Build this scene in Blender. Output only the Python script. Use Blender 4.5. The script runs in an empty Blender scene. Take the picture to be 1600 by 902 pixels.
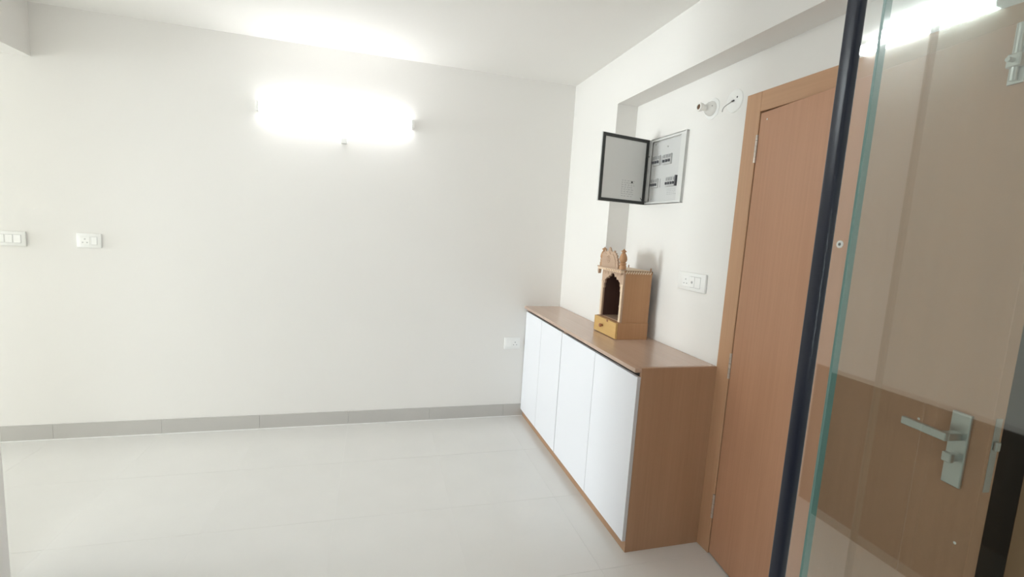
import bpy, bmesh, math, random
from mathutils import Vector, Matrix
random.seed(7)
SC = bpy.context.scene
COL = SC.collection

# ------------------------------------------------------------------ camera
F_PX, YAW, PITCH, ROLL = 736.2, 0.28133, 0.12168, 0.06072
CAM = Vector((-1.5021, -3.6964, 1.5652))
fw = Vector((math.sin(YAW)*math.cos(PITCH), math.cos(YAW)*math.cos(PITCH), -math.sin(PITCH)))
rt = Vector((math.cos(YAW), -math.sin(YAW), 0)); up = rt.cross(fw)
r2 = rt*math.cos(ROLL) + up*math.sin(ROLL); u2 = -rt*math.sin(ROLL) + up*math.cos(ROLL)
cd = bpy.data.cameras.new('camera'); cam = bpy.data.objects.new('camera', cd); COL.objects.link(cam)
cd.sensor_fit = 'HORIZONTAL'; cd.sensor_width = 36.0; cd.lens = F_PX/1600*36.0; cd.clip_start = 0.02
m = Matrix((r2, u2, -fw)).transposed().to_4x4(); m.translation = CAM
cam.matrix_world = m
SC.camera = cam

# ------------------------------------------------------------------ world, lights, exposure
wd = bpy.data.worlds.new('sky'); SC.world = wd; wd.use_nodes = True
bg = wd.node_tree.nodes['Background']; bg.inputs[0].default_value = (0.75, 0.87, 1.0, 1); bg.inputs[1].default_value = 1.2
SC.view_settings.view_transform = 'Standard'; SC.view_settings.look = 'None'
SC.view_settings.gamma = 1.0; SC.view_settings.use_curve_mapping = False
SC.view_settings.exposure = -0.1
SC.cycles.use_denoising = True
SC.cycles.max_bounces = 14; SC.cycles.diffuse_bounces = 8; SC.cycles.glossy_bounces = 6
SC.cycles.transparent_max_bounces = 16
SC.cycles.sample_clamp_indirect = 8.0
def area(name, loc, direction, sx, sy, watts, col):
    l = bpy.data.lights.new(name, 'AREA'); l.shape = 'RECTANGLE'; l.size = sx; l.size_y = sy; l.energy = watts; l.color = col
    o = bpy.data.objects.new(name, l); COL.objects.link(o); o.location = loc
    o.rotation_euler = Vector(direction).to_track_quat('-Z', 'Y').to_euler(); return o
# daylight entering by the living-room window, and added fill from an unseen window behind the camera
area('daylight_living_window', (-12.2, -0.84, 1.1), (1, 0, 0), 1.45, 2.0, 660, (0.93, 0.97, 1.0))
area('added_rear_fill', (-1.6, -5.72, 1.55), (0, 1, 0), 1.5, 1.2, 64, (0.95, 0.972, 1.0))
TUBE_STRENGTH = 16.5
LOBBY_WATTS = 2.5
TUBE2_STRENGTH = 68.0

# ------------------------------------------------------------------ materials
def mat(name, col, rough=0.6, metal=0.0, spec=0.5, bump=0.0, bscale=200, var=0.0, vscale=3.0, coat=0.0):
    M = bpy.data.materials.new(name); M.use_nodes = True; nt = M.node_tree; b = nt.nodes['Principled BSDF']
    b.inputs['Roughness'].default_value = rough; b.inputs['Metallic'].default_value = metal
    b.inputs['Specular IOR Level'].default_value = spec; b.inputs['Coat Weight'].default_value = coat
    tc = nt.nodes.new('ShaderNodeTexCoord')
    n = nt.nodes.new('ShaderNodeTexNoise'); n.inputs['Scale'].default_value = vscale; n.inputs['Detail'].default_value = 4
    nt.links.new(tc.outputs['Object'], n.inputs['Vector'])
    mx = nt.nodes.new('ShaderNodeMixRGB')
    mx.inputs[1].default_value = (*[c*(1-var) for c in col], 1); mx.inputs[2].default_value = (*[min(1, c*(1+var)) for c in col], 1)
    nt.links.new(n.outputs['Fac'], mx.inputs[0]); nt.links.new(mx.outputs[0], b.inputs['Base Color'])
    if bump:
        n2 = nt.nodes.new('ShaderNodeTexNoise'); n2.inputs['Scale'].default_value = bscale; n2.inputs['Detail'].default_value = 3
        nt.links.new(tc.outputs['Object'], n2.inputs['Vector'])
        bp = nt.nodes.new('ShaderNodeBump'); bp.inputs['Strength'].default_value = bump; bp.inputs['Distance'].default_value = 0.002
        nt.links.new(n2.outputs['Fac'], bp.inputs['Height']); nt.links.new(bp.outputs[0], b.inputs['Normal'])
    return M
def wood(name, c1, c2, axis='z', rough=0.45, scale=14, spec=0.4):
    M = bpy.data.materials.new(name); M.use_nodes = True; nt = M.node_tree; b = nt.nodes['Principled BSDF']
    b.inputs['Roughness'].default_value = rough; b.inputs['Specular IOR Level'].default_value = spec
    tc = nt.nodes.new('ShaderNodeTexCoord'); mp = nt.nodes.new('ShaderNodeMapping')
    s = [scale*6]*3; s['xyz'.index(axis)] = scale*0.12
    mp.inputs['Scale'].default_value = s
    nt.links.new(tc.outputs['Object'], mp.inputs[0])
    n = nt.nodes.new('ShaderNodeTexNoise'); n.inputs['Scale'].default_value = 1.0; n.inputs['Detail'].default_value = 5; n.inputs['Roughness'].default_value = 0.55
    nt.links.new(mp.outputs[0], n.inputs['Vector'])
    s2 = [scale*0.5]*3; s2['xyz'.index(axis)] = scale*0.06
    mp2 = nt.nodes.new('ShaderNodeMapping'); mp2.inputs['Scale'].default_value = s2
    nt.links.new(tc.outputs['Object'], mp2.inputs[0])
    n2 = nt.nodes.new('ShaderNodeTexNoise'); n2.inputs['Scale'].default_value = 1.0; n2.inputs['Detail'].default_value = 2
    nt.links.new(mp2.outputs[0], n2.inputs['Vector'])
    ad = nt.nodes.new('ShaderNodeMath'); ad.operation = 'MULTIPLY_ADD'; ad.inputs[1].default_value = 0.5
    hf = nt.nodes.new('ShaderNodeMath'); hf.operation = 'MULTIPLY'; hf.inputs[1].default_value = 0.5
    nt.links.new(n2.outputs['Fac'], hf.inputs[0]); nt.links.new(n.outputs['Fac'], ad.inputs[0]); nt.links.new(hf.outputs[0], ad.inputs[2])
    cr = nt.nodes.new('ShaderNodeValToRGB'); cr.color_ramp.elements[0].position = 0.3; cr.color_ramp.elements[1].position = 0.7
    cr.color_ramp.elements[0].color = (*c1, 1); cr.color_ramp.elements[1].color = (*c2, 1)
    nt.links.new(ad.outputs[0], cr.inputs[0]); nt.links.new(cr.outputs[0], b.inputs['Base Color'])
    return M
def emit(name, col, strength):
    M = bpy.data.materials.new(name); M.use_nodes = True; b = M.node_tree.nodes['Principled BSDF']
    b.inputs['Base Color'].default_value = (0.9, 0.9, 0.9, 1)
    b.inputs['Emission Color'].default_value = (*col, 1); b.inputs['Emission Strength'].default_value = strength; return M
def glass(name, tint, refl):
    M = bpy.data.materials.new(name); M.use_nodes = True; nt = M.node_tree
    for n in list(nt.nodes):
        if n.type != 'OUTPUT_MATERIAL': nt.nodes.remove(n)
    out = [n for n in nt.nodes if n.type == 'OUTPUT_MATERIAL'][0]
    t = nt.nodes.new('ShaderNodeBsdfTransparent'); t.inputs[0].default_value = (*tint, 1)
    g = nt.nodes.new('ShaderNodeBsdfGlossy'); g.inputs['Roughness'].default_value = 0.02; g.inputs['Color'].default_value = (1, 1, 1, 1)
    fr = nt.nodes.new('ShaderNodeFresnel'); fr.inputs['IOR'].default_value = 1.52
    ml = nt.nodes.new('ShaderNodeMath'); ml.operation = 'MULTIPLY'; ml.inputs[1].default_value = refl
    mx = nt.nodes.new('ShaderNodeMixShader')
    geo = nt.nodes.new('ShaderNodeNewGeometry')
    # front surfaces carry the whole pane's reflection, back surfaces only pass light on
    inv = nt.nodes.new('ShaderNodeMath'); inv.operation = 'SUBTRACT'; inv.inputs[0].default_value = 1.0
    ml2 = nt.nodes.new('ShaderNodeMath'); ml2.operation = 'MULTIPLY'
    nt.links.new(geo.outputs['Backfacing'], inv.inputs[1])
    nt.links.new(fr.outputs[0], ml.inputs[0]); nt.links.new(ml.outputs[0], ml2.inputs[0]); nt.links.new(inv.outputs[0], ml2.inputs[1])
    nt.links.new(ml2.outputs[0], mx.inputs[0]); nt.links.new(t.outputs[0], mx.inputs[1]); nt.links.new(g.outputs[0], mx.inputs[2])
    nt.links.new(mx.outputs[0], out.inputs[0])
    return M

M = {}
M['paint'] = mat('wall_paint', (0.80, 0.783, 0.755), 0.75, spec=0.25, bump=0.12, bscale=90, var=0.012, vscale=1.6)
M['ceil'] = mat('ceiling_paint', (0.87, 0.86, 0.835), 0.8, spec=0.2, bump=0.08, bscale=70, var=0.01)
M['tile'] = mat('polished_floor_tile', (0.70, 0.69, 0.665), 0.14, spec=0.5, var=0.03, vscale=5)
M['grout'] = mat('grout', (0.71, 0.70, 0.68), 0.8)
M['skirt'] = mat('grey_skirting_tile', (0.50, 0.485, 0.46), 0.4, var=0.03, vscale=6)
M['palestrip'] = mat('pale_strip', (0.85, 0.85, 0.83), 0.6)
M['lam'] = wood('cabinet_laminate', (0.355, 0.207, 0.12), (0.425, 0.255, 0.153), 'z', 0.42)
M['lamtop'] = wood('worktop_laminate', (0.47, 0.33, 0.25), (0.56, 0.405, 0.315), 'y', 0.2, spec=0.9)
M['doorw'] = wood('door_veneer', (0.44, 0.235, 0.14), (0.52, 0.285, 0.175), 'z', 0.40)
M['framew'] = wood('door_frame_veneer', (0.46, 0.27, 0.155), (0.54, 0.32, 0.19), 'z', 0.45)
M['whitelam'] = mat('white_laminate', (0.80, 0.81, 0.85), 0.35, spec=0.4)
M['doorside'] = mat('door_end_shade_grey', (0.55, 0.55, 0.56), 0.5)  # grey stands for shade on the ends of the white doors
M['dark'] = mat('recess_shade_paint', (0.05, 0.035, 0.028), 0.7)  # near-black colour paints shade into the gap under the worktop
M['plastic'] = mat('white_plastic', (0.84, 0.84, 0.82), 0.3)
M['plastic2'] = mat('ivory_rocker', (0.88, 0.88, 0.86), 0.25)
M['black'] = mat('black_rubber', (0.03, 0.032, 0.03), 0.6)
M['boxgrey'] = mat('powder_coated_steel', (0.68, 0.68, 0.66), 0.4)
M['boxpanel'] = mat('powder_coated_panel', (0.62, 0.62, 0.61), 0.45)
M['mcb2'] = mat('breaker_plate', (0.33, 0.33, 0.33), 0.5)
M['mcb'] = mat('breaker_body', (0.55, 0.55, 0.54), 0.5)
M['mcbdark'] = mat('breaker_toggle', (0.10, 0.10, 0.11), 0.5)
M['print'] = mat('grey_print', (0.42, 0.42, 0.42), 0.7)
M['steel'] = mat('brushed_steel', (0.62, 0.62, 0.60), 0.32, metal=0.9)
M['hinge'] = mat('hinge_steel', (0.55, 0.48, 0.42), 0.4, metal=0.8)
M['navy'] = mat('navy_aluminium', (0.013, 0.016, 0.030), 0.30, spec=0.35)
M['gedge'] = mat('green_glass_edge', (0.10, 0.185, 0.165), 0.3)
M['glassA'] = glass('clear_glass', (0.94, 0.955, 0.945), 3.2)
M['glassB'] = glass('tinted_glass', (0.85, 0.885, 0.865), 3.2)
M['winglass'] = glass('window_glass', (0.97, 0.985, 0.98), 1.6)
M['tan'] = wood('shrine_wood', (0.40, 0.21, 0.10), (0.47, 0.26, 0.13), 'z', 0.5, 20)
M['pine'] = wood('shrine_drawer_pine', (0.55, 0.34, 0.12), (0.63, 0.42, 0.17), 'y', 0.45, 20)
M['carve'] = wood('carved_wood', (0.43, 0.295, 0.205), (0.51, 0.36, 0.26), 'y', 0.55, 24)
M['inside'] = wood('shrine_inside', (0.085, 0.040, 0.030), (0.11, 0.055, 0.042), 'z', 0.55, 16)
M['cream'] = mat('cream_inlay', (0.72, 0.56, 0.40), 0.55)
M['knob'] = wood('knob_wood', (0.26, 0.10, 0.045), (0.34, 0.14, 0.065), 'x', 0.3, 30)
M['porcelain'] = mat('porcelain', (0.82, 0.81, 0.78), 0.25)
M['brass'] = mat('copper_contact', (0.16, 0.085, 0.045), 0.4, metal=0.5)
M['wire'] = mat('grey_wire', (0.45, 0.44, 0.42), 0.5)
M['panel'] = wood('added_dark_panel', (0.035, 0.022, 0.016), (0.055, 0.035, 0.025), 'z', 0.6)
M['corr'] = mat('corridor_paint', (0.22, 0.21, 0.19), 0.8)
M['tube'] = emit('tube_glow', (0.97, 0.98, 1.0), TUBE_STRENGTH)
M['tube2'] = emit('tube_glow_soft', (0.90, 0.98, 1.0), TUBE2_STRENGTH)

# ------------------------------------------------------------------ mesh helpers
class MB:
    def __init__(s): s.bm = bmesh.new()
    def box(s, x0, x1, y0, y1, z0, z1, bev=0.0, seg=1):
        t = bmesh.new(); bmesh.ops.create_cube(t, size=1.0)
        cx, cy, cz = (x0+x1)/2, (y0+y1)/2, (z0+z1)/2; dx, dy, dz = abs(x1-x0), abs(y1-y0), abs(z1-z0)
        for v in t.verts: v.co = Vector((cx+v.co.x*dx, cy+v.co.y*dy, cz+v.co.z*dz))
        if bev: bmesh.ops.bevel(t, geom=list(t.edges), offset=min(bev, min(dx, dy, dz)*0.45), segments=seg, profile=0.5, affect='EDGES')
        s.merge(t); return s
    def merge(s, t, mtx=None):
        if mtx: bmesh.ops.transform(t, matrix=mtx, verts=t.verts)
        me = bpy.data.meshes.new('tmp'); t.to_mesh(me); t.free(); s.bm.from_mesh(me); bpy.data.meshes.remove(me)
    def cyl(s, a, b, r, r2=None, n=20, caps=True):
        a, b = Vector(a), Vector(b); d = b-a; t = bmesh.new()
        bmesh.ops.create_cone(t, cap_ends=caps, segments=n, radius1=r, radius2=r if r2 is None else r2, depth=d.length)
        s.merge(t, Matrix.Translation((a+b)/2) @ d.to_track_quat('Z', 'Y').to_matrix().to_4x4()); return s
    def lathe(s, origin, axis, prof, n=24):
        """prof: list of (radius, height along axis)"""
        t = bmesh.new(); rings = []
        for r, h in prof:
            if r < 1e-6: rings.append([t.verts.new((0, 0, h))])
            else: rings.append([t.verts.new((r*math.cos(2*math.pi*k/n), r*math.sin(2*math.pi*k/n), h)) for k in range(n)])
        for p, q in zip(rings, rings[1:]):
            for k in range(n):
                k2 = (k+1) % n
                if len(p) == 1 and len(q) == 1: continue
                if len(p) == 1: t.faces.new((p[0], q[k], q[k2]))
                elif len(q) == 1: t.faces.new((p[k], p[k2], q[0]))
                else: t.faces.new((p[k], p[k2], q[k2], q[k]))
        if len(rings[0]) > 1: t.faces.new(list(reversed(rings[0])))
        if len(rings[-1]) > 1: t.faces.new(rings[-1])
        bmesh.ops.recalc_face_normals(t, faces=t.faces)
        s.merge(t, Matrix.Translation(Vector(origin)) @ Vector(axis).to_track_quat('Z', 'Y').to_matrix().to_4x4()); return s
    def prism(s, pts, x0, x1, bev=0.0):
        """outline pts (y, z) extruded from x0 to x1"""
        t = bmesh.new()
        a = [t.verts.new((x0, y, z)) for y, z in pts]; b = [t.verts.new((x1, y, z)) for y, z in pts]
        t.faces.new(a); t.faces.new(list(reversed(b)))
        n = len(pts)
        for k in range(n): t.faces.new((a[k], b[k], b[(k+1) % n], a[(k+1) % n]))
        bmesh.ops.recalc_face_normals(t, faces=t.faces)
        bmesh.ops.triangulate(t, faces=[f for f in t.faces if len(f.verts) > 4])
        s.merge(t); return s
    def tube(s, pts, r, n=10):
        for a, b in zip(pts, pts[1:]): s.cyl(a, b, r, n=n)
        for q in pts[1:-1]:
            t = bmesh.new(); bmesh.ops.create_uvsphere(t, u_segments=n, v_segments=6, radius=r); s.merge(t, Matrix.Translation(Vector(q)))
        return s
def link(o, parent=None):
    COL.objects.link(o)
    if parent: o.parent = parent
    return o
def smooth_by_angle(me, ang=0.6):
    bm = bmesh.new(); bm.from_mesh(me)
    for f in bm.faces: f.smooth = True
    for e in bm.edges:
        e.smooth = len(e.link_faces) == 2 and e.calc_face_angle(3.0) < ang
    bm.to_mesh(me); bm.free()
def obj(name, mb, mt, parent=None, origin=None, smooth=True):
    """mesh object; vertices given in the parent's space (world when top-level); origin moves the pivot"""
    me = bpy.data.meshes.new(name)
    if origin is not None: bmesh.ops.translate(mb.bm, verts=mb.bm.verts, vec=-Vector(origin))
    mb.bm.to_mesh(me); mb.bm.free()
    if smooth: smooth_by_angle(me)
    me.materials.append(M[mt])
    o = bpy.data.objects.new(name, me); link(o, parent)
    if origin is not None: o.location = origin
    return o
def tag(o, label=None, cat=None, group=None, kind=None):
    if label: o['label'] = label
    if cat: o['category'] = cat
    if group: o['group'] = group
    if kind: o['kind'] = kind
    return o
def thing(name, loc, label, cat, group=None, kind=None, rz=0.0):
    o = bpy.data.objects.new(name, None); o.empty_display_size = 0.1; o.location = loc; o.rotation_euler = (0, 0, rz); link(o)
    return tag(o, label, cat, group, kind)
def B(*a, **k): return MB().box(*a, **k)

# ------------------------------------------------------------------ dimensions of the room
H = 2.75; XR = 0.1505; YC = -0.750; ZB = 2.441; BB = 0.106
XL, YREAR = -12.0, -5.6
FY0, FY1, FZ = -1.858, -2.942, 2.168      # clear door opening
FW = 0.090                                # frame face width
# floor: slab and 0.62 m polished tiles
fl = obj('floor', B(XL-0.2, XR+0.22, YREAR-0.2, 0.2, -0.12, -0.0006), 'grout')
obj('tile_field', B(XL, -5.411, YREAR, 0, -0.0006, 0), 'tile', fl)
tag(fl, 'pale grey polished tile floor of the room', 'floor', kind='structure')
TS, GAP = 0.62, 0.0010
tile_me = None
for i in range(0, 9):
    for j in range(0, 10):
        xa = -0.45 + TS*(1-i); ya = -0.0 - TS*j            # right/top corner of the tile
        x0, x1, y0, y1 = xa-TS, xa, ya-TS, ya
        cut = x1 > XR or x0 < XL or y0 < YREAR
        x0, x1, y0 = max(x0, XL), min(x1, XR), max(y0, YREAR)
        if x1-x0 < 0.02 or y1-y0 < 0.02: continue
        if tile_me is None or cut:
            o = obj('tile', B(x0+GAP/2, x1-GAP/2, y0+GAP/2, y1-GAP/2, -0.0006, 0.0), 'tile', fl, origin=((x0+x1)/2, (y0+y1)/2, 0), smooth=False)
            if not cut: tile_me = o.data
        else:
            o = bpy.data.objects.new('tile', tile_me); link(o, fl); o.location = ((x0+x1)/2, (y0+y1)/2, 0)
tag(obj('ceiling', B(XL-0.2, XR+0.22, YREAR-0.2, 0.2, H, H+0.15), 'ceil'), 'plain white painted ceiling', 'ceiling', kind='structure')
tag(obj('wall_back', B(XL-0.2, XR+0.22, 0, 0.2, 0, H), 'paint'), 'long off-white wall with the lit tube light', 'wall', kind='structure')
wr = MB()
wr.box(XR, XR+0.2, FY0+FW-0.03, 0, 0, H)
wr.box(XR, XR+0.2, FY1-FW+0.03, FY0+FW-0.03, FZ+FW-0.03, H)
wr.box(XR, XR+0.2, YREAR, FY1-FW+0.03, 0, H)
tag(obj('wall_right', wr, 'paint'), 'white wall holding the wooden entrance door', 'wall', kind='structure')
wl = MB(); WY0, WY1, WZ0, WZ1 = -1.65, -0.04, 0.05, 2.15
wl.box(XL-0.2, XL, YREAR, WY0, 0, H); wl.box(XL-0.2, XL, WY1, 0, 0, H); wl.box(XL-0.2, XL, WY0, WY1, 0, WZ0); wl.box(XL-0.2, XL, WY0, WY1, WZ1, H)
tag(obj('wall_left', wl, 'paint'), 'white window wall of the living area', 'wall', kind='structure')
wq = MB(); KX0, KX1, KZ0, KZ1 = -2.35, -0.85, 0.95, 2.15
wq.box(XL, KX0, YREAR-0.2, YREAR, 0, H); wq.box(KX1, XR+0.2, YREAR-0.2, YREAR, 0, H); wq.box(KX0, KX1, YREAR-0.2, YREAR, 0, KZ0); wq.box(KX0, KX1, YREAR-0.2, YREAR, KZ1, H)
tag(obj('wall_rear', wq, 'paint'), 'white wall behind the viewer', 'wall', kind='structure')
XD, YD = -2.93, -1.43                     # dividing wall at the left, its face and its end
tag(obj('wall_divider', B(XD-0.12, XD, YREAR, YD, 0, H, bev=0.004), 'paint'), 'cream dividing wall at the left edge', 'wall', kind='structure')
tag(obj('column', B(0, XR, YC, 0, 0, ZB), 'paint'), 'white column in the far corner behind the cabinet', 'column', kind='structure')
tag(obj('ceiling_beam', B(0, XR, YREAR, 0, ZB, H), 'paint'), 'white ceiling beam above the entrance door', 'beam', kind='structure')
tag(obj('ceiling_beam', B(-3.86, -3.552, YREAR, 0, 2.438, H), 'paint'), 'white ceiling beam at the upper left corner', 'beam', kind='structure')
# skirting: one tile per 0.62 m
sk = thing('baseboard_back', (0, 0, 0), 'grey tile skirting along the long off-white wall', 'baseboard', kind='structure')
obj('skirting_run', B(XL, -5.412, -0.009, 0, 0.0045, BB), 'skirt', sk)
obj('pale_line', B(XL, -0.274, -0.013, 0, 0, 0.0045), 'palestrip', sk)  # thin pale strip along the foot of the skirting
x = -0.283
for k in range(9):
    xa = -0.45-TS*k if k else -0.45
    xb = -0.276 if k == 0 else -0.45-TS*(k-1)
    obj('skirting_tile', B(max(xa, XL)+0.0008, xb-0.0008, -0.009, 0, 0.0045, BB, bev=0.0008), 'skirt', sk)
# windows out of view
def window(name, label, axis, a0, a1, z0, z1, pos):
    w = thing(name, (0, 0, 0), label, 'window', kind='structure')
    def bx(u0, u1, q0, q1, d0, d1):
        return B(pos+d0, pos+d1, u0, u1, q0, q1) if axis == 'x' else B(u0, u1, pos+d0, pos+d1, q0, q1)
    t = 0.05
    for u0, u1, q0, q1 in ((a0, a0+t, z0, z1), (a1-t, a1, z0, z1), (a0+t, a1-t, z0, z0+t), (a0+t, a1-t, z1-t, z1), ((a0+a1)/2-t/2, (a0+a1)/2+t/2, z0+t, z1-t)):
        obj('frame_bar', bx(u0, u1, q0, q1, -0.03, 0.03), 'plastic', w)
    for u0, u1 in ((a0+t, (a0+a1)/2-t/2), ((a0+a1)/2+t/2, a1-t)):
        obj('pane', bx(u0, u1, z0+t, z1-t, -0.003, 0.003), 'winglass', w)
window('window_1', 'large white framed living area window', 'x', WY0, WY1, WZ0, WZ1, XL-0.1)
window('added_fill_window', 'added white framed window behind the viewer, for fill light', 'y', KX0, KX1, KZ0, KZ1, YREAR-0.1)  # unseen window added to go with the rear fill light
# made-up dark dado on the dividing wall, added to darken the low reflection
dp = thing('added_dark_panelling', (XD, -3.26, 0), 'added dark brown panelling low on the dividing wall, darkens the reflection in the glass', 'wall panel', kind='structure')
for k in range(6):
    y1 = 1.76 - k*0.66; obj('panel', B(0, 0.006, max(y1-0.656, -2.2), y1, 0.0, 0.868, bev=0.001), 'panel', dp)
# dark lobby outside the ajar door
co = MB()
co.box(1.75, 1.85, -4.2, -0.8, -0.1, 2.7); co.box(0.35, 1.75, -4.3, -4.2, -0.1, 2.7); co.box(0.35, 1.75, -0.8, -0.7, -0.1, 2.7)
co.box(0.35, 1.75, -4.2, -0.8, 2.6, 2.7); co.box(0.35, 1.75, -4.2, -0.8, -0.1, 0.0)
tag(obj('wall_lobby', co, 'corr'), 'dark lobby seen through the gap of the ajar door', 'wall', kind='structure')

area('added_lobby_fill', (1.05, -2.6, 2.55), (0, 0, -1), 0.3, 0.3, LOBBY_WATTS, (1.0, 0.96, 0.9))  # added fill, no lamp known here; keeps the door gap from going black

# ------------------------------------------------------------------ entrance door
d1 = thing('door_1', (XR, FY0, 0), 'brown veneered entrance door standing slightly ajar', 'door', kind='structure')
PR = -0.004; DEP = 0.13
fr = obj('door_frame', MB().box(PR, DEP, 0, FW, 0, FZ+FW, bev=0.002), 'framew', d1)
obj('door_frame', MB().box(PR, DEP, FY1-FY0-FW, FY1-FY0, 0, FZ+FW, bev=0.002), 'framew', d1)
M['frameh'] = wood('door_head_veneer', (0.46, 0.27, 0.155), (0.54, 0.32, 0.19), 'y', 0.45)
obj('door_head', MB().box(PR, DEP, FY1-FY0, 0, FZ, FZ+FW, bev=0.002), 'frameh', d1)
# rebates
obj('door_stop', B(0.046, DEP-0.01, -0.015, 0, 0, FZ), 'framew', d1)
obj('door_stop', B(0.046, DEP-0.01, FY1-FY0, FY1-FY0+0.015, 0, FZ), 'framew', d1)
obj('threshold', B(0.02, 0.19, FY1-FY0, 0, -0.002, 0.006), 'skirt', d1)
obj('strike_plate', B(0.012, 0.034, FY1-FY0+0.0, FY1-FY0+0.0015, 0.97, 1.16), 'steel', d1)
# leaf: local +u along the leaf (s), built on -y; room side is -x
TH = math.radians(7.3); LW = 1.079; LT = 0.038
leaf = obj('door_leaf', MB().box(0, LT, -LW, -0.004, 0.009, FZ-0.008, bev=0.0015), 'doorw', d1)
leaf.rotation_euler = (0, 0, -TH)
def L(name, mb, mt, label=None):
    o = obj(name, mb, mt, leaf)
    if label: o['label'] = label
    return o
for z in (2.003, 0.981, 0.256):
    h = MB()
    for k in range(5): h.cyl((-0.004, -0.001, z-0.062+k*0.025), (-0.004, -0.001, z-0.062+k*0.025+0.0235), 0.0062, n=12)
    h.box(-0.0006, 0.001, -0.004, -0.001, z-0.06, z+0.06)
    L('hinge', h, 'hinge')
pc = -1.014
L('handle_plate', B(-0.009, 0, pc-0.024, pc+0.024, 0.950, 1.154, bev=0.002), 'steel', 'brushed steel handle plate')
h = MB().box(-0.052, -0.009, pc-0.011, pc+0.011, 1.079, 1.101, bev=0.002)
L('lever_handle', h.box(-0.064, -0.050, pc-0.011, pc+0.112, 1.079, 1.101, bev=0.002), 'steel', 'steel lever handle')
t = MB().cyl((-0.009, pc, 1.030), (-0.022, pc, 1.030), 0.012)
L('thumb_turn', t.box(-0.036, -0.022, pc-0.012, pc+0.012, 1.017, 1.043, bev=0.002), 'steel')
L('peephole', MB().lathe((0, -0.535, 1.588), (-1, 0, 0), [(0.0135, 0), (0.0135, 0.003), (0.0105, 0.005), (0.0075, 0.003), (0.0, 0.002)], 24), 'plastic')
L('peephole_lens', MB().lathe((-0.0022, -0.535, 1.588), (-1, 0, 0), [(0.006, 0), (0.005, 0.002), (0.0, 0.003)], 16), 'black')
b = MB().box(-0.005, 0, -1.011, -0.975, 2.006, 2.156, bev=0.001)
b.cyl((-0.012, -0.993, 2.012), (-0.012, -0.993, 2.150), 0.008, n=14)
b.box(-0.022, -0.004, -1.009, -0.977, 2.044, 2.078, bev=0.003)
L('tower_bolt', b.cyl((-0.016, -0.993, 2.061), (-0.038, -0.993, 2.061), 0.006, n=12), 'steel', 'steel tower bolt near the top of the leaf')
L('lock_forend', B(0.009, 0.029, -LW-0.0015, -LW, 0.965, 1.165, bev=0.0005), 'steel')
L('latch', B(0.012, 0.026, -LW-0.010, -LW-0.0015, 1.08, 1.105, bev=0.002), 'steel')
for y, z in ((-0.05, 2.125), (-1.046, 0.80), (-0.9, 1.09)):
    L('screw_cap', MB().lathe((0, y, z), (-1, 0, 0), [(0.004, 0), (0.003, 0.001), (0, 0.0015)], 10), 'plastic')

# ------------------------------------------------------------------ low cabinet run and worktop
XF, XB = -0.2965, -0.277                   # front faces of doors and of the carcass
YN = -1.773; ZS = 0.952
def cabinet(y0, y1, label, near):
    """y0 far end, y1 near end"""
    c = thing('low_cabinet', (0, y0, 0), label, 'cabinet', 'low cabinets under the wooden worktop')
    w = y1-y0
    xb = -0.004 if y0 > -0.7 else -0.004
    obj('side_panel', B(XB, xb, -0.018, -0.0005, 0, 0.931), 'lam', c)
    if near:
        obj('side_panel', B(XB, XR-0.002, w, w+0.018, 0, ZS, bev=0.0008), 'lam', c)
    else:
        obj('side_panel', B(XB, xb, w+0.0005, w+0.018, 0, 0.931), 'lam', c)
    obj('base_panel', B(XB, xb, w+0.018, -0.018, 0.058, 0.076), 'lam', c)
    obj('back_panel', B(xb-0.006, xb, w+0.018, -0.018, 0.076, 0.931), 'lam', c)
    obj('shelf', B(XB+0.02, xb-0.006, w+0.018, -0.018, 0.47, 0.488), 'lam', c)
    obj('plinth', B(XB, XB+0.018, w+0.018, -0.018, 0, 0.058), 'lam', c)
    obj('finger_rail', B(XB+0.012, XB+0.03, w+0.018, -0.018, 0.86, 0.931), 'dark', c)
    mid = -0.39+0.0 if not near else (-1.312-y0)
    for a, b2 in ((-0.0035, mid+0.0018), (mid-0.0018, w+0.0025)):
        d = obj('cabinet_door', B(XF, XB-0.0005, b2, a, 0.060, 0.907, bev=0.0008), 'whitelam', c)
        obj('shaded_end', B(XF+0.0006, XB-0.001, b2-0.0006, b2+0.0002, 0.0612, 0.9058), 'doorside', d)  # strip coloured grey as the shaded end of the door
        for z in (0.16, 0.81): obj('hinge_cup', MB().cyl((XB-0.0005, (a+b2)/2, z), (XB+0.008, (a+b2)/2, z), 0.017, n=14), 'steel', d)
    return c
cabinet(-0.002, -0.804, 'low cabinet with two narrow white doors, against the far wall', False)
cabinet(-0.805, YN, 'low cabinet with two wide white doors and brown side panel, beside the entrance door', True)
wt = MB()
wt.box(-0.314, -0.001, YN+0.0183, -0.001, 0.9315, ZS, bev=0.001)
wt.box(-0.002, XR-0.001, YN+0.0183, YC-0.001, 0.9315, ZS, bev=0.001)
wt.box(-0.314, XB-0.0004, YN, YN+0.02, 0.9315, ZS, bev=0.001)
tag(obj('worktop', wt, 'lamtop', origin=(-0.1, -0.9, 0.9315)), 'brown wooden laminate worktop over the white cabinets', 'worktop')

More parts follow.
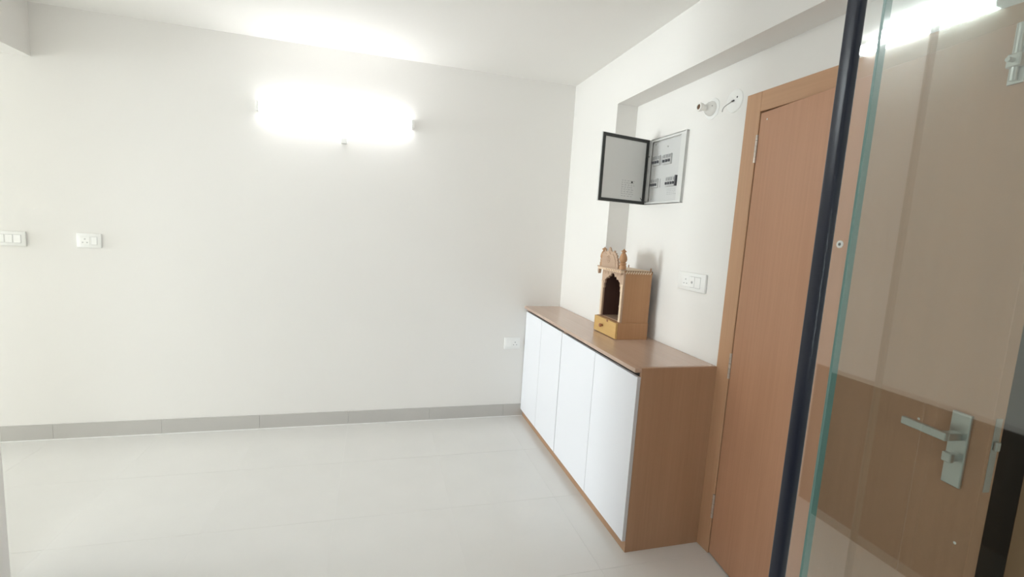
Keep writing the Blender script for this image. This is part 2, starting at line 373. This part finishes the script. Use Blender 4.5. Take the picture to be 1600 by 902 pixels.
# ------------------------------------------------------------------ carved household shrine on the worktop
TX, TY = -0.118, -1.055                    # front plane of drawer box, centre in y
s = thing('wooden_shrine', (0, TY, ZS), 'small carved wooden household shrine with arched niche on the worktop', 'shrine')
HWB, HW = 0.146, 0.139                     # half widths of base and body
obj('base_box', MB().box(-0.106, 0.098, -HWB, HWB, 0, 0.1015, bev=0.0012), 'tan', s)
dr = obj('drawer', MB().box(-0.118, -0.1065, -HWB+0.001, HWB-0.001, 0.004, 0.100, bev=0.0015), 'pine', s)
obj('drawer_rim', MB().box(-0.1195, -0.118, -HWB+0.001, HWB-0.001, 0.094, 0.100).box(-0.1195, -0.118, -HWB+0.001, HWB-0.001, 0.004, 0.010).box(-0.1195, -0.118, -HWB+0.001, -HWB+0.007, 0.01, 0.094).box(-0.1195, -0.118, HWB-0.007, HWB-0.001, 0.01, 0.094), 'pine', dr)
obj('knob', MB().lathe((-0.118, 0.030, 0.054), (-1, 0, 0), [(0.006, 0), (0.005, 0.006), (0.011, 0.012), (0.0125, 0.017), (0.010, 0.022), (0.0, 0.024)], 18), 'knob', dr)
obj('catch', B(-0.1212, -0.118, -0.040, -0.022, 0.088, 0.1012, bev=0.001), 'knob', dr)
# body
ZT = 0.408
obj('side_wall', B(-0.080, 0.098, -HW, -HW+0.010, 0.1015, ZT), 'tan', s)
obj('side_wall', B(-0.080, 0.098, HW-0.010, HW, 0.1015, ZT), 'tan', s)
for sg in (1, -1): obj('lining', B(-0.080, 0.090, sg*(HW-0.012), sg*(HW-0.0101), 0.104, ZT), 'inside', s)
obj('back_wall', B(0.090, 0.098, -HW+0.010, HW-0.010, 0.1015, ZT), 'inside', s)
obj('niche_floor', B(-0.080, 0.090, -HW+0.010, HW-0.010, 0.1015, 0.104), 'carve', s)
obj('roof', B(-0.095, 0.100, -HW-0.003, HW+0.003, ZT, ZT+0.010, bev=0.001), 'tan', s)
# arched front: outline with scalloped opening
def scallop(cx, w, z0, z1, zt):
    """half outline of the opening from the left foot to the apex (y, z); mirrored by caller"""
    pts = [(w, z0), (w, z1-0.075), (w-0.010, z1-0.068), (w-0.006, z1-0.045), (w-0.016, z1-0.036), (w-0.014, z1-0.018), (w-0.028, z1-0.012)]
    for k in range(3):
        a0 = w-0.028 - k*(w-0.028)/3.0; a1 = w-0.028-(k+1)*(w-0.028)/3.0; zz0 = z1-0.012+k*(zt-z1+0.012)/3; zz1 = z1-0.012+(k+1)*(zt-z1+0.012)/3
        pts += [(a0*0.75+a1*0.25, zz0+(zz1-zz0)*0.55), (a0*0.45+a1*0.55, zz0+(zz1-zz0)*0.9), (a1+0.003, zz1-0.004 if k < 2 else zz1)]
        if k < 2: pts.append((a1, zz1-0.008))
    return pts
half = scallop(0, 0.112, 0.1045, 0.358, 0.390)
for sg in (1, -1):
    ol = [(sg*y, z) for y, z in half]
    ol = [(sg*0.0005, 0.390)] + [] if False else ol
    ring = ol + [(sg*0.0, 0.392), (sg*0.0, ZT), (sg*HW, ZT), (sg*HW, 0.1045)]
    obj('arch_panel', MB().prism(ring, -0.092, -0.081), 'carve', s)
    obj('arch_column', MB().box(-0.095, -0.092, sg*0.117, sg*0.137, 0.1045, 0.33).box(-0.096, -0.092, sg*0.115, sg*0.139, 0.195, 0.203).box(-0.096, -0.092, sg*0.115, sg*0.139, 0.320, 0.332), 'cream', s)
# drop carvings
for k in range(6):
    y = -0.1+k*0.04; obj('carved_rosette', MB().lathe((-0.092, y, 0.385 if abs(y) > 0.04 else 0.397), (-1, 0, 0), [(0.008, 0), (0.006, 0.003), (0, 0.004)], 10), 'carve', s)
# cornice with inlay
co_ = obj('cornice', B(-0.122, -0.081, -HW-0.012, HW+0.024, ZT+0.010, ZT+0.017, bev=0.001), 'carve', s)
obj('cornice_band', B(-0.118, -0.095, -HW-0.008, HW+0.020, ZT-0.004, ZT+0.010), 'cream', s)
for k in range(9):
    y = -HW-0.002+k*0.0225
    obj('inlay_bead', B(-0.1195, -0.118, y-0.003, y+0.003, ZT-0.001, ZT+0.007), 'tan', co_)
# eave bracket at the far end
obj('eave_bracket', MB().prism([(HW+0.002, ZT-0.004), (HW+0.020, ZT-0.004), (HW+0.021, ZT-0.018), (HW+0.013, ZT-0.034), (HW+0.005, ZT-0.026), (HW+0.003, ZT-0.014)], -0.118, -0.100), 'carve', s)
obj('eave_bracket', MB().prism([(-HW-0.001, ZT-0.004), (-HW-0.006, ZT-0.004), (-HW-0.006, ZT-0.012), (-HW-0.001, ZT-0.016)], -0.118, -0.100), 'carve', s)
# twisted inlay strips along both sides of the roof
for sg in (1, -1):
    st = obj('side_strip', B(-0.081, 0.099, sg*HW, sg*(HW+0.003), ZT-0.010, ZT+0.010), 'tan', s)
    for k in range(11):
        xx = -0.076+k*0.016; t = MB()
        t.box(-0.0042, 0.0042, -0.0008, 0.0008, -0.0095, 0.0095)
        o = obj('inlay_slash', t, 'cream', st); o.location = (xx, sg*(HW+0.0034), ZT); o.rotation_euler = (0, 0.6, 0)
# crest: stepped lotus outline with carving
cy = 0.020
hc = [(0.120, 0.0), (0.121, 0.020), (0.115, 0.028), (0.118, 0.042), (0.108, 0.048), (0.110, 0.060), (0.098, 0.064), (0.100, 0.078), (0.084, 0.082), (0.084, 0.092), (0.066, 0.093), (0.066, 0.106), (0.056, 0.103), (0.048, 0.097), (0.022, 0.099), (0.015, 0.107), (0.008, 0.118)]
zc = ZT+0.017
ol = [(cy+y, zc+z) for y, z in hc] + [(cy, zc+0.124)] + [(cy-y, zc+z) for y, z in reversed(hc)]
cr = obj('crest', MB().prism(ol, -0.117, -0.107), 'carve', s)
ol2 = [(cy+y*0.78, zc+0.008+z*0.74) for y, z in hc] + [(cy, zc+0.096)] + [(cy-y*0.78, zc+0.008+z*0.74) for y, z in reversed(hc)]
obj('crest_relief', MB().prism(ol2, -0.1195, -0.117), 'carve', cr)
fl_ = MB().lathe((-0.1195, cy, zc+0.050), (-1, 0, 0), [(0.013, 0), (0.011, 0.003), (0.005, 0.0035), (0.004, 0.006), (0, 0.007)], 16)
for k in range(8):
    a = k*math.pi/4; fl_.lathe((-0.1195, cy+0.019*math.cos(a), zc+0.050+0.019*math.sin(a)), (-1, 0, 0), [(0.006, 0), (0.004, 0.0025), (0, 0.003)], 8)
obj('crest_flower', fl_, 'carve', cr)
# finials
for sg in (1, -1):
    obj('finial', MB().lathe((-0.098, sg*0.125, ZT+0.017), (0, 0, 1), [(0.021, 0), (0.021, 0.022), (0.019, 0.025), (0.016, 0.027), (0.021, 0.031), (0.021, 0.036), (0.015, 0.040), (0.021, 0.049), (0.0235, 0.060), (0.0215, 0.074), (0.016, 0.088), (0.010, 0.098), (0.008, 0.101), (0.0165, 0.104), (0.0165, 0.108), (0.008, 0.114), (0.003, 0.119), (0.0, 0.123)], 24), 'tan', s)
    obj('corner_peg', MB().cyl((0.090, sg*(HW-0.006), ZT+0.010), (0.090, sg*(HW-0.006), ZT+0.030), 0.004, 0.003, n=10), 'tan', s)
obj('roof_board', B(-0.078, 0.096, -HW+0.014, HW-0.014, ZT+0.010, ZT+0.0125), 'cream', s)

# ------------------------------------------------------------------ distribution board
BY0, BY1, BZ0, BZ1, BD = -0.951, -1.343, 1.782, 2.183, 0.014
db = thing('distribution_board', (XR, (BY0+BY1)/2, BZ0), 'open grey electrical distribution board on the white wall above the shrine', 'fuse box')
yo = (BY0+BY1)/2; hw = (BY0-BY1)/2; hz = BZ1-BZ0
fb = MB()
# flange ring and tray walls (hollow)
for (a, b2, c_, d_) in ((-hw, -hw+0.050, 0, hz), (hw-0.043, hw, 0, hz), (-hw+0.050, hw-0.043, 0, 0.016), (-hw+0.050, hw-0.043, hz-0.016, hz)):
    fb.box(-BD, -BD+0.003, a, b2, c_, d_)
for (a, b2, c_, d_) in ((-hw, -hw+0.003, 0, hz), (hw-0.003, hw, 0, hz), (-hw, hw, 0, 0.003), (-hw, hw, hz-0.003, hz)):
    fb.box(-BD, 0, a, b2, c_, d_)
obj('enclosure', fb, 'boxgrey', db, smooth=False)
obj('flange_lip', B(-BD-0.005, -BD, -hw-0.002, -hw+0.004, -0.002, hz+0.002, bev=0.001), 'boxgrey', db)
XP = -0.004
cvp = obj('cover_panel', B(XP, XP+0.003, -hw+0.052, hw-0.045, 0.018, hz-0.018), 'boxpanel', db)
def cy_(y): return y-yo
def cz_(z): return z-BZ0
for nm, y0, y1, z0, z1, poles in (('a', -1.012, -1.092, 2.018, 2.078, 3), ('b', -1.126, -1.209, 2.014, 2.075, 3), ('c', -1.012, -1.089, 1.883, 1.938, 3), ('d', -1.176, -1.270, 1.881, 1.937, 4)):
    n = poles; w = (y1-y0)/n
    for k in range(n):
        ya, yb = cy_(y0+w*k), cy_(y0+w*(k+1))
        lo, hi = min(ya, yb)+0.0008, max(ya, yb)-0.0008
        br = obj('circuit_breaker', B(XP-0.010, XP, lo, hi, cz_(z0), cz_(z1), bev=0.001), 'mcb', db)
        zc_ = cz_(z0+(z1-z0)*0.36)
        obj('toggle', B(XP-0.018, XP-0.010, lo+0.0055, hi-0.0055, zc_-0.009, zc_+0.006, bev=0.001), 'mcbdark', br)
        obj('maker_plate', B(XP-0.0108, XP-0.010, lo+0.003, hi-0.003, cz_(z1)-0.022, cz_(z1)-0.004), 'mcb2', br)
obj('isolator', B(XP-0.016, XP, cy_(-1.283), cy_(-1.272), cz_(1.881), cz_(1.941), bev=0.001), 'mcbdark', db)
for y, z0, z1 in ((-1.104, 2.021, 2.071), (-1.106, 1.883, 1.935)):
    obj('blank_slot', B(XP-0.0015, XP, cy_(y)-0.003, cy_(y)+0.003, cz_(z0), cz_(z1)), 'print', db)
for y, z in ((-1.026, 2.150), (-1.288, 2.116), (-1.022, 1.814), (-1.288, 1.856), (-1.154, 2.121)):
    obj('screw', MB().lathe((XP, cy_(y), cz_(z)), (-1, 0, 0), [(0.0045, 0), (0.0045, 0.002), (0, 0.003)], 12), 'steel', db)
# printed rating label under the wide breaker
lb = MB()
for r in range(4):
    y = cy_(-1.185)
    while y > cy_(-1.265):
        w = random.uniform(0.006, 0.016); lb.box(XP-0.0003, XP, y-w, y, cz_(1.868-r*0.010), cz_(1.8655-r*0.010)); y -= w+random.uniform(0.004, 0.009)
obj('rating_print', lb, 'print', db, smooth=False)
# door, hinged at the far side, swung wide open
bd = obj('board_door', MB().box(0, 0.379, 0, 0.012, -0.002, hz+0.004, bev=0.002), 'boxgrey', db)
# local x along the door from the hinge, local -y faces the viewer
bd.location = (-BD-0.001, hw-0.001, 0)
bd.rotation_euler = (0, 0, math.atan2(-0.080, -0.371))
def onleaf(name, mb, mt): return obj(name, mb, mt, bd)
VS = 0.012                               # after the turn, local +y is the side toward the viewer
g = MB(); a0, a1, q0, q1, gw = 0.008, 0.374, 0.000, hz, 0.0185
g.box(a0, a1, VS, VS+0.005, q0, q0+gw); g.box(a0, a1, VS, VS+0.005, q1-gw, q1); g.box(a0, a0+gw, VS, VS+0.005, q0+gw, q1-gw); g.box(a1-gw, a1, VS, VS+0.005, q0+gw, q1-gw)
onleaf('rubber_gasket', g, 'black')
lp = MB()
for r in range(8):
    zz = 0.135-r*0.0135
    u = 0.200
    while u > 0.108:
        w = random.uniform(0.007, 0.018); lp.box(u-w, u, VS, VS+0.0004, zz, zz+0.003); u -= w+random.uniform(0.006, 0.012)
for u in (0.122, 0.147, 0.172, 0.200): lp.box(u-0.0008, u, VS, VS+0.0004, 0.055, 0.128)
onleaf('circuit_chart_print', lp, 'print')
onleaf('lock_stud', MB().lathe((0.120, VS, 0.130), (0, 1, 0), [(0.006, 0), (0.006, 0.003), (0, 0.004)], 12), 'black')
onleaf('earth_wire', MB().tube([(0.045, VS+0.004, 0.040), (0.032, VS+0.012, 0.022), (0.010, VS+0.020, 0.015), (-0.004, VS+0.028, 0.030), (-0.012, VS+0.034, 0.045)], 0.0018, 8), 'mcbdark')
for z in (0.06, 0.32): obj('hinge', MB().cyl((-BD-0.004, hw-0.001, z), (-BD-0.004, hw-0.001, z+0.03), 0.004, n=10), 'boxgrey', db)
obj('lock_catch', MB().lathe((-BD, hw-0.020, 0.300), (-1, 0, 0), [(0.004, 0), (0.003, 0.003), (0, 0.004)], 10), 'black', db)

# ------------------------------------------------------------------ lamp holder and cover plate above the board
lh = thing('lamp_holder', (XR, -1.520, 2.255), 'white empty bulb holder on a round base on the wall', 'lamp holder')
obj('base_plate', MB().lathe((0, 0, 0), (-1, 0, 0), [(0.054, 0), (0.053, 0.004), (0.048, 0.006), (0, 0.006)], 32), 'plastic', lh)
obj('socket_base', MB().lathe((-0.006, 0, 0), (-1, 0, 0), [(0.037, 0), (0.037, 0.006), (0.033, 0.018), (0.024, 0.030), (0.018, 0.036), (0, 0.036)], 28), 'porcelain', lh)
so = obj('socket', MB().lathe((-0.040, 0, 0), (-1, 0, 0), [(0.016, 0), (0.015, 0.022), (0.020, 0.026), (0.0225, 0.040), (0.0225, 0.046), (0.0135, 0.046), (0.0135, 0.030), (0, 0.030)], 28), 'porcelain', lh)
obj('socket_contact', MB().cyl((-0.072, 0, 0), (-0.0835, 0, 0), 0.0125, n=18), 'brass', so)
obj('screw', MB().lathe((-0.024, -0.028, 0.006), (-1, -0.5, 0), [(0.0045, 0), (0.003, 0.005), (0, 0.006)], 10), 'wire', lh)
cp = thing('cover_plate', (XR, -1.682, 2.256), 'round white blanking plate with a bare wire, between bulb holder and entrance door', 'cover plate')
obj('plate', MB().lathe((0, 0, 0), (-1, 0, 0), [(0.055, 0), (0.054, 0.005), (0.050, 0.007), (0, 0.007)], 36), 'plastic', cp)
obj('wire_tail', MB().tube([(-0.006, 0, 0.002), (-0.018, 0, -0.004), (-0.046, 0, -0.024), (-0.060, 0, -0.036), (-0.065, 0.001, -0.046), (-0.066, 0.002, -0.058)], 0.0024, 8), 'wire', cp)
obj('wire_sheath', MB().tube([(-0.006, 0, 0.003), (-0.020, 0, -0.005)], 0.0040, 8), 'mcbdark', cp)
obj('screw', MB().lathe((-0.007, -0.020, 0.014), (-1, 0, 0), [(0.005, 0), (0.003, 0.002), (0, 0.002)], 10), 'mcbdark', cp)

# ------------------------------------------------------------------ switch plates
def plate(name, label, cat, loc, w, h, wall, rz=0.0):
    """local x along the wall, local -y into the room"""
    o = thing(name, loc, label, cat, 'white wall plates', rz=rz)
    obj('cover', MB().box(-w/2, w/2, -0.014, 0, -h/2, h/2, bev=0.004, seg=2), 'plastic', o)
    return o
def rocker(o, cx, w, h, up=True):
    obj('seat_groove', B(cx-w/2-0.0012, cx+w/2+0.0012, -0.0143, -0.013, -h/2-0.0012, h/2+0.0012), 'print', o)
    t = MB().box(cx-w/2, cx+w/2, -0.0165, -0.013, -h/2, h/2, bev=0.001)
    r = obj('rocker', t, 'plastic2', o); return r
def socket_holes(o, cx, s=1.0):
    for dx, dz, r in ((0, 0.011, 0.0040), (-0.010, -0.008, 0.0034), (0.010, -0.008, 0.0034)):
        obj('pin_hole', MB().cyl((cx+dx*s, -0.0150, dz*s), (cx+dx*s, -0.013, dz*s), r*s, n=14), 'mcbdark', o)
p1 = plate('switch_socket_plate', 'white socket plate with one switch on the long wall, right of the cut-off plate', 'socket', (-3.299, 0, 1.337), 0.132, 0.092, 'b')
obj('socket_face', B(-0.046, 0.006, -0.0155, -0.013, -0.027, 0.027, bev=0.001), 'plastic2', p1); 
for c in (-0.020,): 
    for dx, dz, r in ((0, 0.010, 0.0046), (-0.012, -0.012, 0.0042), (0.012, -0.012, 0.0042)):
        obj('pin_hole', MB().box(c+dx-r, c+dx+r, -0.0164, -0.0150, dz-r*0.7, dz+r*0.7, bev=0.001), 'print', p1)
rocker(p1, 0.030, 0.030, 0.050)
p2 = plate('switch_plate', 'white switch plate cut off by the left edge of the picture', 'switch', (-3.730, 0, 1.330), 0.205, 0.092, 'b')
for k in range(4): rocker(p2, -0.064+k*0.042, 0.036, 0.050)
p3 = plate('socket_plate', 'small white socket plate low on the long wall beside the cabinet', 'socket', (-0.406, 0, 0.637), 0.136, 0.100, 'b')
obj('blank_insert', B(-0.052, -0.008, -0.0155, -0.013, -0.030, 0.030, bev=0.001), 'plastic2', p3)
obj('socket_face', B(-0.004, 0.052, -0.0155, -0.013, -0.030, 0.030, bev=0.001), 'plastic2', p3)
for dx, dz, r in ((0, 0.008, 0.0050), (-0.013, -0.013, 0.0042), (0.013, -0.013, 0.0042)):
    obj('pin_hole', MB().cyl((0.024+dx, -0.0164, dz), (0.024+dx, -0.0150, dz), r, n=14), 'print', p3)
p4 = plate('switch_socket_plate', 'white switch and socket plate between shrine and entrance door', 'switch', (XR, -1.512, 1.349), 0.232, 0.098, 'r', rz=-math.pi/2)
obj('socket_face', B(-0.072, -0.016, -0.0155, -0.013, -0.030, 0.030, bev=0.001), 'plastic2', p4)
for dx, dz, r in ((0, 0.010, 0.0042), (-0.012, -0.012, 0.0038), (0.012, -0.012, 0.0038)):
    obj('pin_hole', MB().cyl((-0.044+dx, -0.0164, dz), (-0.044+dx, -0.0150, dz), r, n=14), 'print', p4)
rocker(p4, 0.012, 0.036, 0.058); rocker(p4, 0.058, 0.042, 0.058)
obj('indicator', MB().cyl((0.012, -0.0180, -0.002), (0.012, -0.016, -0.002), 0.007, n=14), 'print', p4)

# ------------------------------------------------------------------ tube lights
def tube_light(loc, rz, length, mt, label):
    o = thing('tube_light', loc, label, 'tube light', rz=rz)
    obj('batten', MB().box(-length/2, length/2, -0.014, 0, -0.016, 0.016, bev=0.003), 'plastic', o)
    t = MB(); n = 16
    prof = [(-0.010, 0.024)] + [(-0.030-0.026*math.sin(math.pi*k/n), 0.026*math.cos(math.pi*k/n)) for k in range(n+1)] + [(-0.010, -0.024)]
    tb = bmesh.new()
    ra = [tb.verts.new((-length/2+0.008, a, c)) for a, c in prof]; rb = [tb.verts.new((length/2-0.008, a, c)) for a, c in prof]
    for k in range(len(prof)-1): tb.faces.new((ra[k], rb[k], rb[k+1], ra[k+1]))
    tb.faces.new(list(reversed(ra))); tb.faces.new(rb); bmesh.ops.recalc_face_normals(tb, faces=tb.faces); t.merge(tb)
    obj('diffuser', t, mt, o)
    for sg in (1, -1):
        obj('end_cap', MB().box(sg*(length/2-0.012), sg*(length/2+0.010), -0.060, 0, -0.030, 0.030, bev=0.006, seg=2), 'plastic', o)
    return o
tl = tube_light((-1.793, 0, 2.296), 0.0, 1.03, 'tube', 'lit white tube light on the long off-white wall')
obj('cable_box', MB().box(0.018, 0.062, -0.034, 0, -0.185, -0.145, bev=0.006, seg=2), 'plastic', tl)
obj('cable', MB().cyl((0.04, -0.006, -0.146), (0.04, -0.006, -0.019), 0.004, n=10), 'plastic', tl)
tube_light((XD, -1.83, 2.690), math.pi/2, 0.64, 'tube2', 'tube light high on the dividing wall, mirrored in the glass')

# ------------------------------------------------------------------ glass sliding door beside the viewer
XA = -0.902; YA = -3.1680                    # plane and leading edge of the framed glass leaf
ZG = 2.30
ga = thing('sliding_glass_door', (XA, YA, 0), 'glass door leaf with slim dark navy frame, closest at the right', 'glass door')
LEN = 1.30
stl = MB()
stl.box(-0.010, 0.005, -0.0205, 0.0, 0.03, ZG, bev=0.004, seg=3)
obj('stile', stl, 'navy', ga)
obj('stile', B(-0.012, 0.014, -LEN, -LEN+0.0265, 0.03, ZG, bev=0.006, seg=3), 'navy', ga)
obj('rail', B(-0.012, 0.014, -LEN+0.0265, -0.0205, 0.03, 0.085, bev=0.004), 'navy', ga)
obj('rail', B(-0.012, 0.014, -LEN+0.0265, -0.0205, ZG-0.05, ZG, bev=0.004), 'navy', ga)
obj('glass_pane', B(-0.003, 0.003, -LEN+0.0265, -0.020, 0.085, ZG-0.05), 'glassA', ga, smooth=False)
obj('roller', MB().cyl((-0.004, -0.12, 0.016), (0.004, -0.12, 0.016), 0.014, n=16).cyl((-0.004, -LEN+0.12, 0.016), (0.004, -LEN+0.12, 0.016), 0.014, n=16), 'steel', ga)
XG = -0.945; YG = -3.2502
gb = thing('glass_panel', (XG, YG, 0), 'frameless glass panel with green polished edge in front of the dark framed glass', 'glass panel')
obj('glass_pane', B(-0.005, 0.005, -1.25, -0.004, 0.012, ZG), 'glassB', gb, smooth=False)
obj('polished_edge', B(-0.005, 0.005, -0.004, 0.0, 0.012, ZG, bev=0.0006), 'gedge', gb)
obj('floor_channel', MB().box(-0.012, -0.0055, -1.25, -0.01, 0.002, 0.03).box(0.0055, 0.012, -1.25, -0.01, 0.002, 0.03).box(-0.012, 0.012, -1.25, -0.01, 0, 0.011), 'navy', gb)
tag(obj('trim_1', MB().box(XG-0.03, XA+0.03, YA-LEN-0.05, YA+0.02, ZG+0.001, ZG+0.08), 'navy'), 'dark navy head track above the glass doors', 'track', kind='structure')
tag(obj('wall_lintel', B(XG-0.03, XA+0.03, YREAR, YA+0.02, ZG+0.08, H), 'paint'), 'white lintel wall above the glass doors', 'wall', kind='structure')
